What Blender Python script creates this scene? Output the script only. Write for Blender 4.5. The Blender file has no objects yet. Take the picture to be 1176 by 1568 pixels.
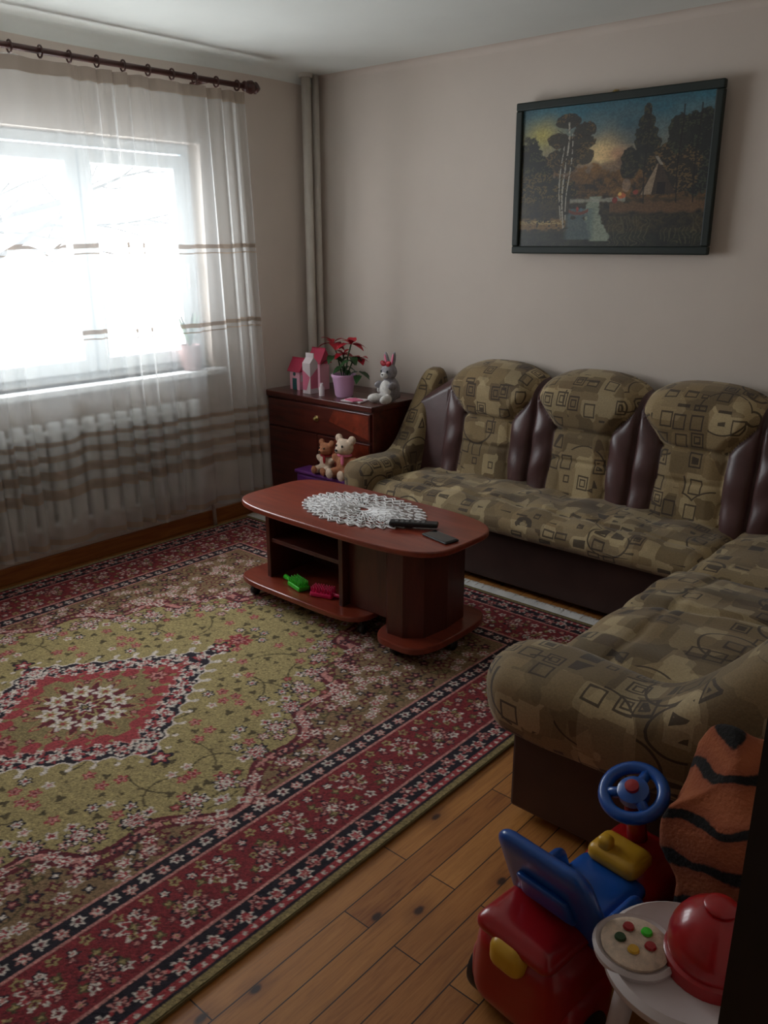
import bpy, bmesh, numpy as np, math, random
from mathutils import Vector, Matrix, Euler, noise as mnoise
random.seed(4); rng=np.random.default_rng(7)
sc=bpy.context.scene
sc.view_settings.view_transform='Standard'
sc.view_settings.look='None'
pi=math.pi
# ------------------------------------------------------------------ helpers
def s2l(c):
    return tuple(((v/255)/12.92 if v/255<=.04045 else ((v/255+.055)/1.055)**2.4) for v in c)
def nmat(name):
    m=bpy.data.materials.new(name); m.use_nodes=True
    nt=m.node_tree; b=nt.nodes['Principled BSDF']
    return m,nt,b
def N(nt,t,**k):
    n=nt.nodes.new(t)
    for a,v in k.items(): setattr(n,a,v)
    return n
def ramp(nt,fac,stops,interp='LINEAR'):
    r=N(nt,'ShaderNodeValToRGB'); r.color_ramp.interpolation=interp
    e=r.color_ramp.elements
    while len(e)<len(stops): e.new(.5)
    for i,(p,c) in enumerate(stops):
        e[i].position=p; e[i].color=(*c,1)
    nt.links.new(fac,r.inputs[0]); return r.outputs[0]
def coords(nt,scale=(1,1,1),rot=(0,0,0)):
    t=N(nt,'ShaderNodeTexCoord'); m=N(nt,'ShaderNodeMapping')
    m.inputs['Scale'].default_value=scale; m.inputs['Rotation'].default_value=rot
    nt.links.new(t.outputs['Object'],m.inputs[0]); return m.outputs[0]
def mixc(nt,fac,a,b,mode='MIX'):
    m=N(nt,'ShaderNodeMix',data_type='RGBA',blend_type=mode)
    for i,v in ((0,fac),(6,a),(7,b)):
        if isinstance(v,(int,float)): m.inputs[i].default_value=v
        elif isinstance(v,tuple): m.inputs[i].default_value=(*v,1)
        else: nt.links.new(v,m.inputs[i])
    return m.outputs[2]
def mth(nt,op,a,b=0.,c=None):
    m=N(nt,'ShaderNodeMath',operation=op)
    for i,v in enumerate((a,b,c)):
        if v is None: continue
        if isinstance(v,(int,float)): m.inputs[i].default_value=v
        else: nt.links.new(v,m.inputs[i])
    return m.outputs[0]
def noise(nt,vec,scale,detail=3,rough=.5,dist=0):
    n=N(nt,'ShaderNodeTexNoise'); n.inputs['Scale'].default_value=scale
    n.inputs['Detail'].default_value=detail; n.inputs['Roughness'].default_value=rough
    n.inputs['Distortion'].default_value=dist
    if vec is not None: nt.links.new(vec,n.inputs['Vector'])
    return n
def bump(nt,b,h,strength=.2,dist=.01):
    n=N(nt,'ShaderNodeBump'); n.inputs['Strength'].default_value=strength; n.inputs['Distance'].default_value=dist
    nt.links.new(h,n.inputs['Height']); nt.links.new(n.outputs[0],b.inputs['Normal'])
def plain(name,c,rough=.6,var=.12,scale=12,bmp=0,metal=0,coat=0):
    m,nt,b=nmat(name); v=coords(nt); n=noise(nt,v,scale)
    a=tuple(x*(1-var) for x in c); d=tuple(min(1,x*(1+var)) for x in c)
    nt.links.new(ramp(nt,n.outputs[0],[(.3,a),(.7,d)]),b.inputs['Base Color'])
    b.inputs['Roughness'].default_value=rough; b.inputs['Metallic'].default_value=metal
    b.inputs['Coat Weight'].default_value=coat
    if bmp: bump(nt,b,noise(nt,v,scale*8).outputs[0],bmp,.004)
    return m
def wood(name,c1,c2,scale=(1,14,14),rough=.35,coat=.3):
    m,nt,b=nmat(name); v=coords(nt,scale)
    n=noise(nt,v,3,5,.6,.6)
    nt.links.new(ramp(nt,n.outputs[0],[(.3,c1),(.7,c2)]),b.inputs['Base Color'])
    b.inputs['Roughness'].default_value=rough; b.inputs['Coat Weight'].default_value=coat
    b.inputs['Coat Roughness'].default_value=.2
    return m
def mesh(name,verts,faces,mats=(),smooth=False,parent=None,fm=None):
    me=bpy.data.meshes.new(name); me.from_pydata([tuple(v) for v in verts],[],[tuple(f) for f in faces])
    for m in (mats if isinstance(mats,(list,tuple)) else [mats]): me.materials.append(m)
    if fm is not None: me.polygons.foreach_set('material_index',fm)
    if smooth: me.polygons.foreach_set('use_smooth',[True]*len(me.polygons))
    me.update(); o=bpy.data.objects.new(name,me); sc.collection.objects.link(o)
    if parent: o.parent=parent
    return o
def empty(name,loc=(0,0,0)):
    o=bpy.data.objects.new(name,None); sc.collection.objects.link(o); o.location=loc; o.empty_display_size=.1
    return o
def bev(o,w,seg=2):
    m=o.modifiers.new('b','BEVEL'); m.width=w; m.segments=seg; m.limit_method='ANGLE'; return o
def box(name,lo,hi,mat,parent=None,bevel=0):
    x0,y0,z0=lo;x1,y1,z1=hi
    v=[(x0,y0,z0),(x1,y0,z0),(x1,y1,z0),(x0,y1,z0),(x0,y0,z1),(x1,y0,z1),(x1,y1,z1),(x0,y1,z1)]
    f=[(3,2,1,0),(4,5,6,7),(0,1,5,4),(1,2,6,5),(2,3,7,6),(3,0,4,7)]
    o=mesh(name,v,f,mat,parent=parent)
    if bevel: bev(o,bevel)
    return o
def gridmesh(name,P,mats,parent=None,fm=None,wrapu=False,wrapv=False,smooth=True):
    nu,nv=P.shape[:2]
    idx=np.arange(nu*nv).reshape(nu,nv)
    I=np.vstack([idx,idx[:1]]) if wrapu else idx
    I=np.hstack([I,I[:,:1]]) if wrapv else I
    f=np.stack([I[:-1,:-1],I[1:,:-1],I[1:,1:],I[:-1,1:]],-1).reshape(-1,4)
    return mesh(name,P.reshape(-1,3).tolist(),f.tolist(),mats,smooth,parent,fm)
def fastgrid(name,X,Y,Z,mat,col=None,parent=None):
    nu,nv=X.shape
    me=bpy.data.meshes.new(name); n=nu*nv
    co=np.stack([X,Y,Z],-1).reshape(-1).astype(np.float32)
    idx=np.arange(n).reshape(nu,nv)
    f=np.stack([idx[:-1,:-1],idx[1:,:-1],idx[1:,1:],idx[:-1,1:]],-1).reshape(-1).astype(np.int32)
    nf=(nu-1)*(nv-1)
    me.vertices.add(n); me.vertices.foreach_set('co',co)
    me.loops.add(nf*4); me.loops.foreach_set('vertex_index',f)
    me.polygons.add(nf); me.polygons.foreach_set('loop_start',np.arange(0,nf*4,4,dtype=np.int32))
    me.materials.append(mat); me.update(calc_edges=True)
    if col is not None:
        a=me.color_attributes.new('Col','FLOAT_COLOR','POINT')
        c=np.ones((n,4),np.float32); c[:,:3]=col.reshape(-1,3); a.data.foreach_set('color',c.reshape(-1))
    me.validate()
    o=bpy.data.objects.new(name,me); sc.collection.objects.link(o)
    if parent: o.parent=parent
    return o
def tube(name,pts,r,mat,parent=None,seg=10,closed=False):
    pts=[Vector(p) for p in pts]; n=len(pts); rr=r if isinstance(r,(list,tuple)) else [r]*n
    V=[];prev=None
    for i,p in enumerate(pts):
        if closed: t=pts[(i+1)%n]-pts[i-1]
        else: t=pts[min(i+1,n-1)]-pts[max(i-1,0)]
        t.normalize()
        if prev is None:
            a=Vector((0,0,1)) if abs(t.z)<.9 else Vector((1,0,0)); u=t.cross(a).normalized()
        else: u=(prev-t*prev.dot(t)).normalized()
        prev=u; w=t.cross(u)
        for k in range(seg):
            an=2*pi*k/seg; V.append(p+(u*math.cos(an)+w*math.sin(an))*rr[i])
    F=[]
    m=n if closed else n-1
    for i in range(m):
        j=(i+1)%n
        for k in range(seg):
            F.append((i*seg+k,i*seg+(k+1)%seg,j*seg+(k+1)%seg,j*seg+k))
    if not closed: F.append(tuple(range(seg))[::-1]); F.append(tuple((n-1)*seg+k for k in range(seg)))
    return mesh(name,V,F,mat,True,parent)
def lathe(name,prof,c,mat,parent=None,seg=32,rot=None,sx=1,sy=1):
    V=[];F=[]
    for r,z in prof:
        for k in range(seg):
            a=2*pi*k/seg; v=Vector((r*math.cos(a)*sx,r*math.sin(a)*sy,z))
            if rot: v=rot@v
            V.append(v+Vector(c))
    for i in range(len(prof)-1):
        for k in range(seg): F.append((i*seg+k,i*seg+(k+1)%seg,(i+1)*seg+(k+1)%seg,(i+1)*seg+k))
    F.append(tuple(range(seg))[::-1]); F.append(tuple((len(prof)-1)*seg+k for k in range(seg)))
    o=mesh(name,V,F,mat,True,parent)
    m=o.modifiers.new('e','EDGE_SPLIT'); m.split_angle=math.radians(50)
    return o
def pad(name,lo,hi,mat,parent=None,r=.05,n=20,dome=0,wr=0,fn=None):
    """rounded, puffed box"""
    bm=bmesh.new(); bmesh.ops.create_cube(bm,size=2)
    bmesh.ops.subdivide_edges(bm,edges=bm.edges[:],cuts=n,use_grid_fill=True)
    c=[(a+b)/2 for a,b in zip(lo,hi)]; h=[(b-a)/2 for a,b in zip(lo,hi)]
    rr=[min(r,x*.98) for x in h]
    for v in bm.verts:
        q=v.co.copy(); p=Vector((q.x*h[0],q.y*h[1],q.z*h[2]))
        inner=Vector([max(-(h[i]-rr[i]),min(h[i]-rr[i],p[i])) for i in range(3)])
        d=Vector([(p[i]-inner[i])/rr[i] for i in range(3)])
        if d.length>1e-6:
            mx=max(abs(x) for x in d); d=d.normalized()*mx
        p=inner+Vector([d[i]*rr[i] for i in range(3)])
        if dome and p.z>0: p.z+=dome*max(0,(1-q.x**4))*max(0,(1-q.y**4))
        w=p+Vector(c)
        if wr: w.z+=wr*mnoise.noise(w*7)*(1 if p.z>0 else 0)
        if fn: w=fn(w)
        v.co=w
    me=bpy.data.meshes.new(name); bm.to_mesh(me); bm.free(); me.materials.append(mat)
    me.polygons.foreach_set('use_smooth',[True]*len(me.polygons))
    o=bpy.data.objects.new(name,me); sc.collection.objects.link(o)
    if parent: o.parent=parent
    return o
def ell(bm,c,r,rot=None,seg=16):
    m=Matrix.Translation(c)@(rot.to_4x4() if rot else Matrix())@Matrix.Diagonal((*r,1))
    bmesh.ops.create_uvsphere(bm,u_segments=seg,v_segments=seg//2+2,radius=1,matrix=m)
def blob(name,parts,mat,parent=None,voxel=None):
    bm=bmesh.new()
    for p in parts: ell(bm,*p,seg=36 if voxel is None else 16) if len(p)<4 else ell(bm,*p)
    me=bpy.data.meshes.new(name); bm.to_mesh(me); bm.free(); me.materials.append(mat)
    me.polygons.foreach_set('use_smooth',[True]*len(me.polygons))
    o=bpy.data.objects.new(name,me); sc.collection.objects.link(o)
    if voxel:
        m=o.modifiers.new('r','REMESH'); m.mode='VOXEL'; m.voxel_size=voxel; m.use_smooth_shade=True
        s=o.modifiers.new('s','SMOOTH'); s.iterations=3
    if parent: o.parent=parent
    return o
def R3(x=0,y=0,z=0): return Euler((x,y,z)).to_matrix()
def sstep(a,b,x):
    t=max(0,min(1,(x-a)/(b-a))); return t*t*(3-2*t)

# ------------------------------------------------------------------ materials
def wallmat(name,c,c2):
    m,nt,b=nmat(name); v=coords(nt)
    n=noise(nt,v,1.3,5,.6); nt.links.new(ramp(nt,n.outputs[0],[(.3,c),(.7,c2)]),b.inputs['Base Color'])
    b.inputs['Roughness'].default_value=.85
    bump(nt,b,noise(nt,v,60,4).outputs[0],.12,.004); return m
M_wall=wallmat('wall_plaster',(.61,.53,.465),(.66,.575,.505))
M_ceil=wallmat('ceiling_plaster',(.72,.74,.70),(.78,.80,.76))
M_white=plain('white_paint',(.72,.74,.74),.4,.04)
M_pvc=plain('white_pvc',(.75,.8,.82),.35,.03)
M_pipe=plain('pipe_paint',(.6,.55,.49),.4,.06)
def pinefloor():
    m,nt,b=nmat('pine_planks'); v=coords(nt,(1,1,1),(0,0,pi/2))
    br=N(nt,'ShaderNodeTexBrick'); nt.links.new(v,br.inputs['Vector'])
    br.inputs['Scale'].default_value=1; br.inputs['Brick Width'].default_value=.66; br.inputs['Row Height'].default_value=.083
    br.inputs['Mortar Size'].default_value=.0018; br.inputs['Color1'].default_value=(0,0,0,1); br.inputs['Color2'].default_value=(1,1,1,1)
    br.inputs['Mortar'].default_value=(.5,.5,.5,1); br.offset=.37
    g=coords(nt,(22,1.4,1)); gn=noise(nt,g,3,6,.65,1.6)
    base=ramp(nt,gn.outputs[0],[(.28,s2l((134,76,32))),(.48,s2l((184,118,54))),(.75,s2l((208,144,74)))])
    tone=mixc(nt,.40,base,ramp(nt,br.outputs[0],[(0,s2l((130,72,30))),(1,s2l((218,154,80)))]))
    kv=coords(nt,(1,.6,1)); vo=N(nt,'ShaderNodeTexVoronoi',voronoi_dimensions='2D'); vo.inputs['Scale'].default_value=4.9; nt.links.new(kv,vo.inputs['Vector'])
    wn=noise(nt,v,30,2); kd=mth(nt,'ADD',vo.outputs['Distance'],mth(nt,'MULTIPLY',wn.outputs[0],.05))
    k0=ramp(nt,kd,[(.07,(1,1,1)),(.22,(0,0,0))]); tone=mixc(nt,mth(nt,'MULTIPLY',k0,.5),tone,s2l((118,60,22)))
    k=ramp(nt,kd,[(.055,(1,1,1)),(.085,(0,0,0))])
    tone=mixc(nt,k,tone,s2l((52,24,10)))
    st=noise(nt,v,2.2,4); tone=mixc(nt,mth(nt,'MULTIPLY',ramp(nt,st.outputs[0],[(.45,(0,0,0)),(.7,(1,1,1))]),.3),tone,s2l((112,66,30)))
    mo=mixc(nt,br.outputs['Fac'],tone,s2l((48,24,11)))
    nt.links.new(mo,b.inputs['Base Color']); b.inputs['Roughness'].default_value=.48
    bump(nt,b,br.outputs['Fac'],-.4,.002); return m
M_floor=pinefloor()
M_leather=plain('brown_leather',(.080,.036,.034),.36,.22,6,.15)
M_base=plain('brown_base_vinyl',(.05,.022,.017),.5,.2,6,.1)
def fabric():
    m,nt,b=nmat('sofa_fabric'); v=coords(nt)
    wv=noise(nt,v,5,1)
    d=N(nt,'ShaderNodeVectorMath',operation='MULTIPLY_ADD'); nt.links.new(wv.outputs['Color'],d.inputs[0]); d.inputs[1].default_value=(.014,.014,.014); nt.links.new(v,d.inputs[2])
    vec=d.outputs[0]
    def vor(scale,metric,rnd=.75,off=0,sq=(1,1,1)):
        n=N(nt,'ShaderNodeTexVoronoi',feature='F1'); n.distance=metric
        mp=N(nt,'ShaderNodeMapping'); mp.inputs['Location'].default_value=(off,off*.7,off*.3); mp.inputs['Scale'].default_value=sq; nt.links.new(vec,mp.inputs[0])
        n.inputs['Scale'].default_value=scale; n.inputs['Randomness'].default_value=rnd; nt.links.new(mp.outputs[0],n.inputs['Vector']); return n
    v1=vor(13,'CHEBYCHEV',.45,0,(1,1,.8))
    sep=N(nt,'ShaderNodeSeparateColor'); nt.links.new(v1.outputs['Color'],sep.inputs[0])
    v3=vor(7,'CHEBYCHEV',.8,3.3,(1,1,.6)); s3=N(nt,'ShaderNodeSeparateColor'); nt.links.new(v3.outputs['Color'],s3.inputs[0])
    base=ramp(nt,sep.outputs[0],[(0,s2l((108,90,60))),(.35,s2l((138,116,80))),(.6,s2l((184,164,124))),(.85,s2l((82,62,40)))],'CONSTANT')
    big=ramp(nt,s3.outputs[0],[(0,s2l((124,102,66))),(.3,s2l((162,140,102))),(.55,s2l((98,80,52))),(.8,s2l((140,116,78)))],'CONSTANT')
    base=mixc(nt,.52,base,big)
    d1=v1.outputs['Distance']
    ln=mth(nt,'LESS_THAN',mth(nt,'ABSOLUTE',mth(nt,'SUBTRACT',d1,.32)),.04)
    ln=mth(nt,'MULTIPLY',ln,mth(nt,'GREATER_THAN',sep.outputs[1],.5))
    ln2=mth(nt,'LESS_THAN',mth(nt,'ABSOLUTE',mth(nt,'SUBTRACT',d1,.16)),.035)
    ln2=mth(nt,'MULTIPLY',ln2,mth(nt,'GREATER_THAN',sep.outputs[2],.55))
    v2=vor(4.2,'EUCLIDEAN',1,7.1)
    ar=mth(nt,'LESS_THAN',mth(nt,'ABSOLUTE',mth(nt,'SUBTRACT',v2.outputs['Distance'],.45)),.014)
    ar=mth(nt,'MULTIPLY',ar,mth(nt,'GREATER_THAN',s3.outputs[1],.45))
    L=mth(nt,'MAXIMUM',mth(nt,'MAXIMUM',ln,ln2),ar)
    c=mixc(nt,mth(nt,'MULTIPLY',L,.85),base,s2l((48,34,22)))
    fn=noise(nt,v,180,2); c=mixc(nt,.3,c,fn.outputs[0],'OVERLAY')
    nt.links.new(c,b.inputs['Base Color']); b.inputs['Roughness'].default_value=.8
    b.inputs['Sheen Weight'].default_value=.15
    bump(nt,b,fn.outputs[0],.25,.003); return m
M_fab=fabric()
M_dres=wood('mahogany_veneer',s2l((56,18,13)),s2l((92,34,23)),(1.2,10,10),.3,.4)
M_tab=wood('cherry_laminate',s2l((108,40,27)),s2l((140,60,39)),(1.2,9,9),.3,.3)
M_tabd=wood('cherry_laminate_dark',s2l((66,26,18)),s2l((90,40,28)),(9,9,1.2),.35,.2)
M_dark=plain('dark_stain',(.012,.008,.007),.5,.2)
M_rod=plain('rod_wood',(.06,.018,.014),.35,.2)
M_brass=plain('brass',(.5,.38,.16),.3,.05,metal=1)
M_skirt=wood('pine_skirting',s2l((130,72,32)),s2l((176,110,54)),(10,1,10),.5,.1)
def attrmat(name,rough=.9,bscale=0,nmul=.35):
    m,nt,b=nmat(name); a=N(nt,'ShaderNodeAttribute'); a.attribute_name='Col'
    v=coords(nt); n=noise(nt,v,260 if bscale else 40,2)
    c=mixc(nt,nmul,a.outputs['Color'],n.outputs[0],'OVERLAY')
    nt.links.new(c,b.inputs['Base Color']); b.inputs['Roughness'].default_value=rough
    if bscale: bump(nt,b,n.outputs[0],.5,.004)
    return m

# ------------------------------------------------------------------ room
H=2.55; XR=3.76; YF=-4.6
box('floor',(-.35,YF-.1,-.1),(5.2,.15,0),M_floor)
box('ceiling',(-.35,YF-.1,H),(5.2,.15,H+.1),M_ceil)
box('wall_back',(-.35,0,0),(5.2,.15,H),M_wall)
box('wall_front',(-.35,YF-.1,0),(5.2,YF,H),M_wall)
box('baseboard_left',(0,YF,0),(.016,-.17,.085),M_skirt,None,.004)
WY0,WY1,WZ0,WZ1=-2.85,-.87,.935,2.12
wl=empty('wall_left')
for i,(a,b) in enumerate((((-.3,YF,0),(0,WY0,H)),((-.3,WY1,0),(0,0,H)),((-.3,WY0,0),(0,WY1,WZ0)),((-.3,WY0,WZ1),(0,WY1,H)))):
    box('part_%d'%i,a,b,M_wall,wl)
wr=empty('wall_right')
box('part_0',(XR,-3.05,0),(XR+.12,0,H),M_wall,wr); box('part_1',(XR,YF,0),(XR+.12,-3.98,H),M_wall,wr); box('part_2',(XR,-3.98,2.08),(XR+.12,-3.05,H),M_wall,wr)
box('wall_hall',(5.1,YF,0),(5.2,0,H),M_wall)
dr=empty('door_1')
box('jamb_far',(XR,-3.085,0),(XR+.14,-3.05,2.1),M_dark,dr); box('casing_far',(XR-.012,-3.075,0),(XR,-2.99,2.14),M_dark,dr)
box('jamb_near',(XR,-3.98,0),(XR+.14,-3.945,2.1),M_dark,dr); box('head',(XR,-3.945,2.05),(XR+.14,-3.085,2.1),M_dark,dr)
P=[]
for y in np.linspace(YF,-.02,60):
    rr=.055+.008*math.sin(y*3.1)
    P.append([(.0+rr*(1-math.sin(a)),y,H-rr*(1-math.cos(a))) for a in np.linspace(0,pi/2,8)])
gridmesh('trim_1',np.array(P),M_ceil)
P=[]
for x in np.linspace(0.02,XR,60):
    rr=.035
    P.append([(x,-rr*(1-math.sin(a)),H-rr*(1-math.cos(a))) for a in np.linspace(0,pi/2,8)])
gridmesh('trim_2',np.array(P),M_wall)
pp=empty('heating_pipes')
for k,(y,r) in enumerate(((-.055,.022),(-.13,.027))):
    tube('pipe_%d'%k,[(.06,y,0),(.06,y,1.2),(.06,y,H)],r,M_pipe,pp,14)
lathe('collar',[(.04,0),(.04,.02)],(.06,-.13,H-.02),M_pipe,pp)
win=empty('window_1')
def frame(nm,y0,y1,z0,z1,x0,x1,w,par):
    box(nm+'_b',(x0,y0,z0),(x1,y1,z0+w),M_pvc,par,.006); box(nm+'_t',(x0,y0,z1-w),(x1,y1,z1),M_pvc,par,.006)
    box(nm+'_l',(x0,y0,z0+w),(x1,y0+w,z1-w),M_pvc,par,.006); box(nm+'_r',(x0,y1-w,z0+w),(x1,y1,z1-w),M_pvc,par,.006)
frame('outer',WY0,WY1,WZ0,WZ1,-.17,-.10,.05,win)
mg,nt,b=nmat('window_glass'); nt.nodes.remove(b)
tr=N(nt,'ShaderNodeBsdfTransparent'); gl=N(nt,'ShaderNodeBsdfGlossy'); gl.inputs['Roughness'].default_value=.02
mx=N(nt,'ShaderNodeMixShader'); mx.inputs[0].default_value=.05
nt.links.new(tr.outputs[0],mx.inputs[1]); nt.links.new(gl.outputs[0],mx.inputs[2]); nt.links.new(mx.outputs[0],nt.nodes['Material Output'].inputs[0])
w=(WY1-WY0-.11)/3
for i in range(3):
    y0=WY0+.055+i*w; frame('sash_%d'%i,y0+.004,y0+w-.004,WZ0+.04,WZ1-.06,-.15,-.075,.068,win)
    mesh('glass_%d'%i,[(-.11,y0+.065,WZ0+.095),(-.11,y0+w-.065,WZ0+.095),(-.11,y0+w-.065,WZ1-.12),(-.11,y0+.065,WZ1-.12)],[(0,1,2,3)],mg,parent=win)
    tube('handle_%d'%i,[(-.07,y0+w-.04,1.5),(-.04,y0+w-.04,1.5),(-.04,y0+w-.04,1.38)],.008,M_white,win)
box('trim_3',(-.1,WY0-.04,WZ0-.035),(.085,WY1+.04,WZ0),M_white,None,.008)
rad=empty('radiator')
for i in range(16):
    y=-2.5+i*.093
    pad('rib_%d'%i,(.025,y,.2),(.09,y+.07,.78),M_white,rad,.02,4)
tube('rail_b',[(.057,-2.5,.25),(.057,-1.02,.25)],.018,M_white,rad); tube('rail_t',[(.057,-2.5,.72),(.057,-1.02,.72)],.018,M_white,rad)
tube('feed',[(.057,-1.05,.25),(.057,-.98,.25),(.057,-.97,.0)],.012,M_pipe,rad)
sp=empty('potted_sill_plant')
M_pinkpot=plain('taupe_ceramic',s2l((150,118,114)),.4,.05)
lathe('pot',[(.042,0),(.058,.03),(.062,.09),(.056,.125),(.060,.14),(.053,.14),(.05,.12)],(.012,-1.03,WZ0),M_pinkpot,sp)
M_leaf=plain('green_leaf',s2l((40,72,34)),.5,.3)
def leaf(bmv,bmf,base,dr_,L,W,up=.2,curl=.25):
    d=Vector(dr_).normalized(); side=d.cross(Vector((0,0,1)))
    if side.length<.1: side=Vector((1,0,0))
    side.normalize(); nrm=side.cross(d); i0=len(bmv)
    prof=[(0,.05),(.15,.45),(.35,1),(.6,.85),(.82,.45),(1,.03)]
    for t,wd in prof:
        c=Vector(base)+d*L*t-Vector((0,0,1))*curl*L*t*t
        bmv+= [c-side*W*wd*.5+nrm*W*.12*wd,c,c+side*W*wd*.5+nrm*W*.12*wd]
    for k in range(len(prof)-1):
        a=i0+k*3; bmf+=[(a,a+1,a+4,a+3),(a+1,a+2,a+5,a+4)]
V=[];F=[]
for k in range(7): leaf(V,F,(.012,-1.03,WZ0+.12),(.2*math.cos(k*1.7),.4*math.sin(k*1.7),1.0),.24,.03,curl=.15)
mesh('leaves',V,F,M_leaf,True,sp)
# ------------------------------------------------------------------ curtain
mc,nt,b=nmat('sheer_voile'); nt.nodes.remove(b)
v=coords(nt); sx=N(nt,'ShaderNodeSeparateXYZ'); nt.links.new(v,sx.inputs[0])
zn=noise(nt,v,2.4,2); z=mth(nt,'ADD',sx.outputs[2],mth(nt,'MULTIPLY',mth(nt,'SUBTRACT',zn.outputs[0],.5),.05))
def band(c,w):
    return mth(nt,'LESS_THAN',mth(nt,'ABSOLUTE',mth(nt,'SUBTRACT',z,c)),w)
bands=band(1.60,.011)
for c,wd in ((1.565,.003),(1.20,.011),(1.165,.003),(2.345,.03),(.70,.012),(.63,.016),(.545,.022),(.45,.026),(.20,.015)): bands=mth(nt,'MAXIMUM',bands,band(c,wd))
tr=N(nt,'ShaderNodeBsdfTransparent'); tl=N(nt,'ShaderNodeBsdfTranslucent'); df=N(nt,'ShaderNodeBsdfDiffuse')
nt.links.new(mixc(nt,bands,(.34,.36,.37),(.10,.085,.075)),tl.inputs[0]); nt.links.new(mixc(nt,bands,s2l((248,245,240)),s2l((202,182,164))),df.inputs[0])
m1=N(nt,'ShaderNodeMixShader'); m1.inputs[0].default_value=.52; nt.links.new(tl.outputs[0],m1.inputs[1]); nt.links.new(df.outputs[0],m1.inputs[2])
m2=N(nt,'ShaderNodeMixShader')
op=mth(nt,'ADD',.42,mth(nt,'MULTIPLY',bands,.40)); nt.links.new(op,m2.inputs[0])
nt.links.new(tr.outputs[0],m2.inputs[1]); nt.links.new(m1.outputs[0],m2.inputs[2]); nt.links.new(m2.outputs[0],nt.nodes['Material Output'].inputs[0])
CY0,CY1=-3.6,-.70
nu,nv=520,90; P=np.zeros((nu,nv,3))
for i in range(nu):
    u=i/(nu-1); y=CY1+(CY0-CY1)*u
    ph=2*pi*(u*25+.6*math.sin(u*23)+.5*math.sin(u*9))
    for j in range(nv):
        t=j/(nv-1); zz=2.371-t*2.19
        a=.016+.012*t+.008*math.sin(u*31)
        zz2=zz-(.022*math.sin(u*pi*14)**2*t)
        P[i,j]=(.168+a*math.sin(ph+.5*t*math.sin(u*17))+.006*math.sin(ph*2.3+t*2),y+.010*math.cos(ph)+.03*t*math.sin(u*3+.5)+.07*t*(1-u)**6,zz2)
cur=gridmesh('window_curtain',P,mc)
rod=empty('curtain_rod'); RX=.165
tube('pole',[(RX,-3.7,2.405),(RX,-.68,2.405)],.014,M_rod,rod,12)
lathe('finial',[(.014,0),(.026,.01),(.02,.02),(.03,.035),(.034,.055),(.022,.075),(.03,.085),(.02,.1),(.012,.11),(.004,.118)],(RX,-.69,2.405),M_rod,rod,20,R3(-pi/2))
for k in range(22):
    y=-.73-k*.135
    tube('ring_%d'%k,[(RX+.022*math.cos(a),y,2.402+.024*math.sin(a)) for a in np.linspace(0,2*pi,14)[:-1]],.0045,M_rod,rod,6,True)
tube('bracket',[(0,-.9,2.405),(RX,-.9,2.405)],.01,M_rod,rod)
# ------------------------------------------------------------------ outside tree
tree=empty('bare_tree'); M_bark=plain('bark',(.03,.03,.03),.9)
def branch(p,d,L,r,dep):
    pts=[Vector(p)];q=Vector(p);dd=Vector(d).normalized()
    for k in range(5):
        dd=(dd+Vector([random.uniform(-.2,.2) for _ in range(3)])).normalized(); q=q+dd*L/5; pts.append(q.copy())
    tube('branch',pts,[r*(1-.12*k) for k in range(6)],M_bark,tree,5)
    if dep:
        for k in range(3):
            b0=pts[2+k]; branch(b0,dd+Vector((random.uniform(-.9,.9),random.uniform(-.9,.9),random.uniform(-.4,.6))),L*.62,r*.5,dep-1)
branch((-7,-.2,-2.5),(.02,.05,1),4.5,.13,0)
for k in range(6): branch((-7,-.0,.9+.28*k),(.2,(-1)**k*1.0,.5),2.4,.05,2)
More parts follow.
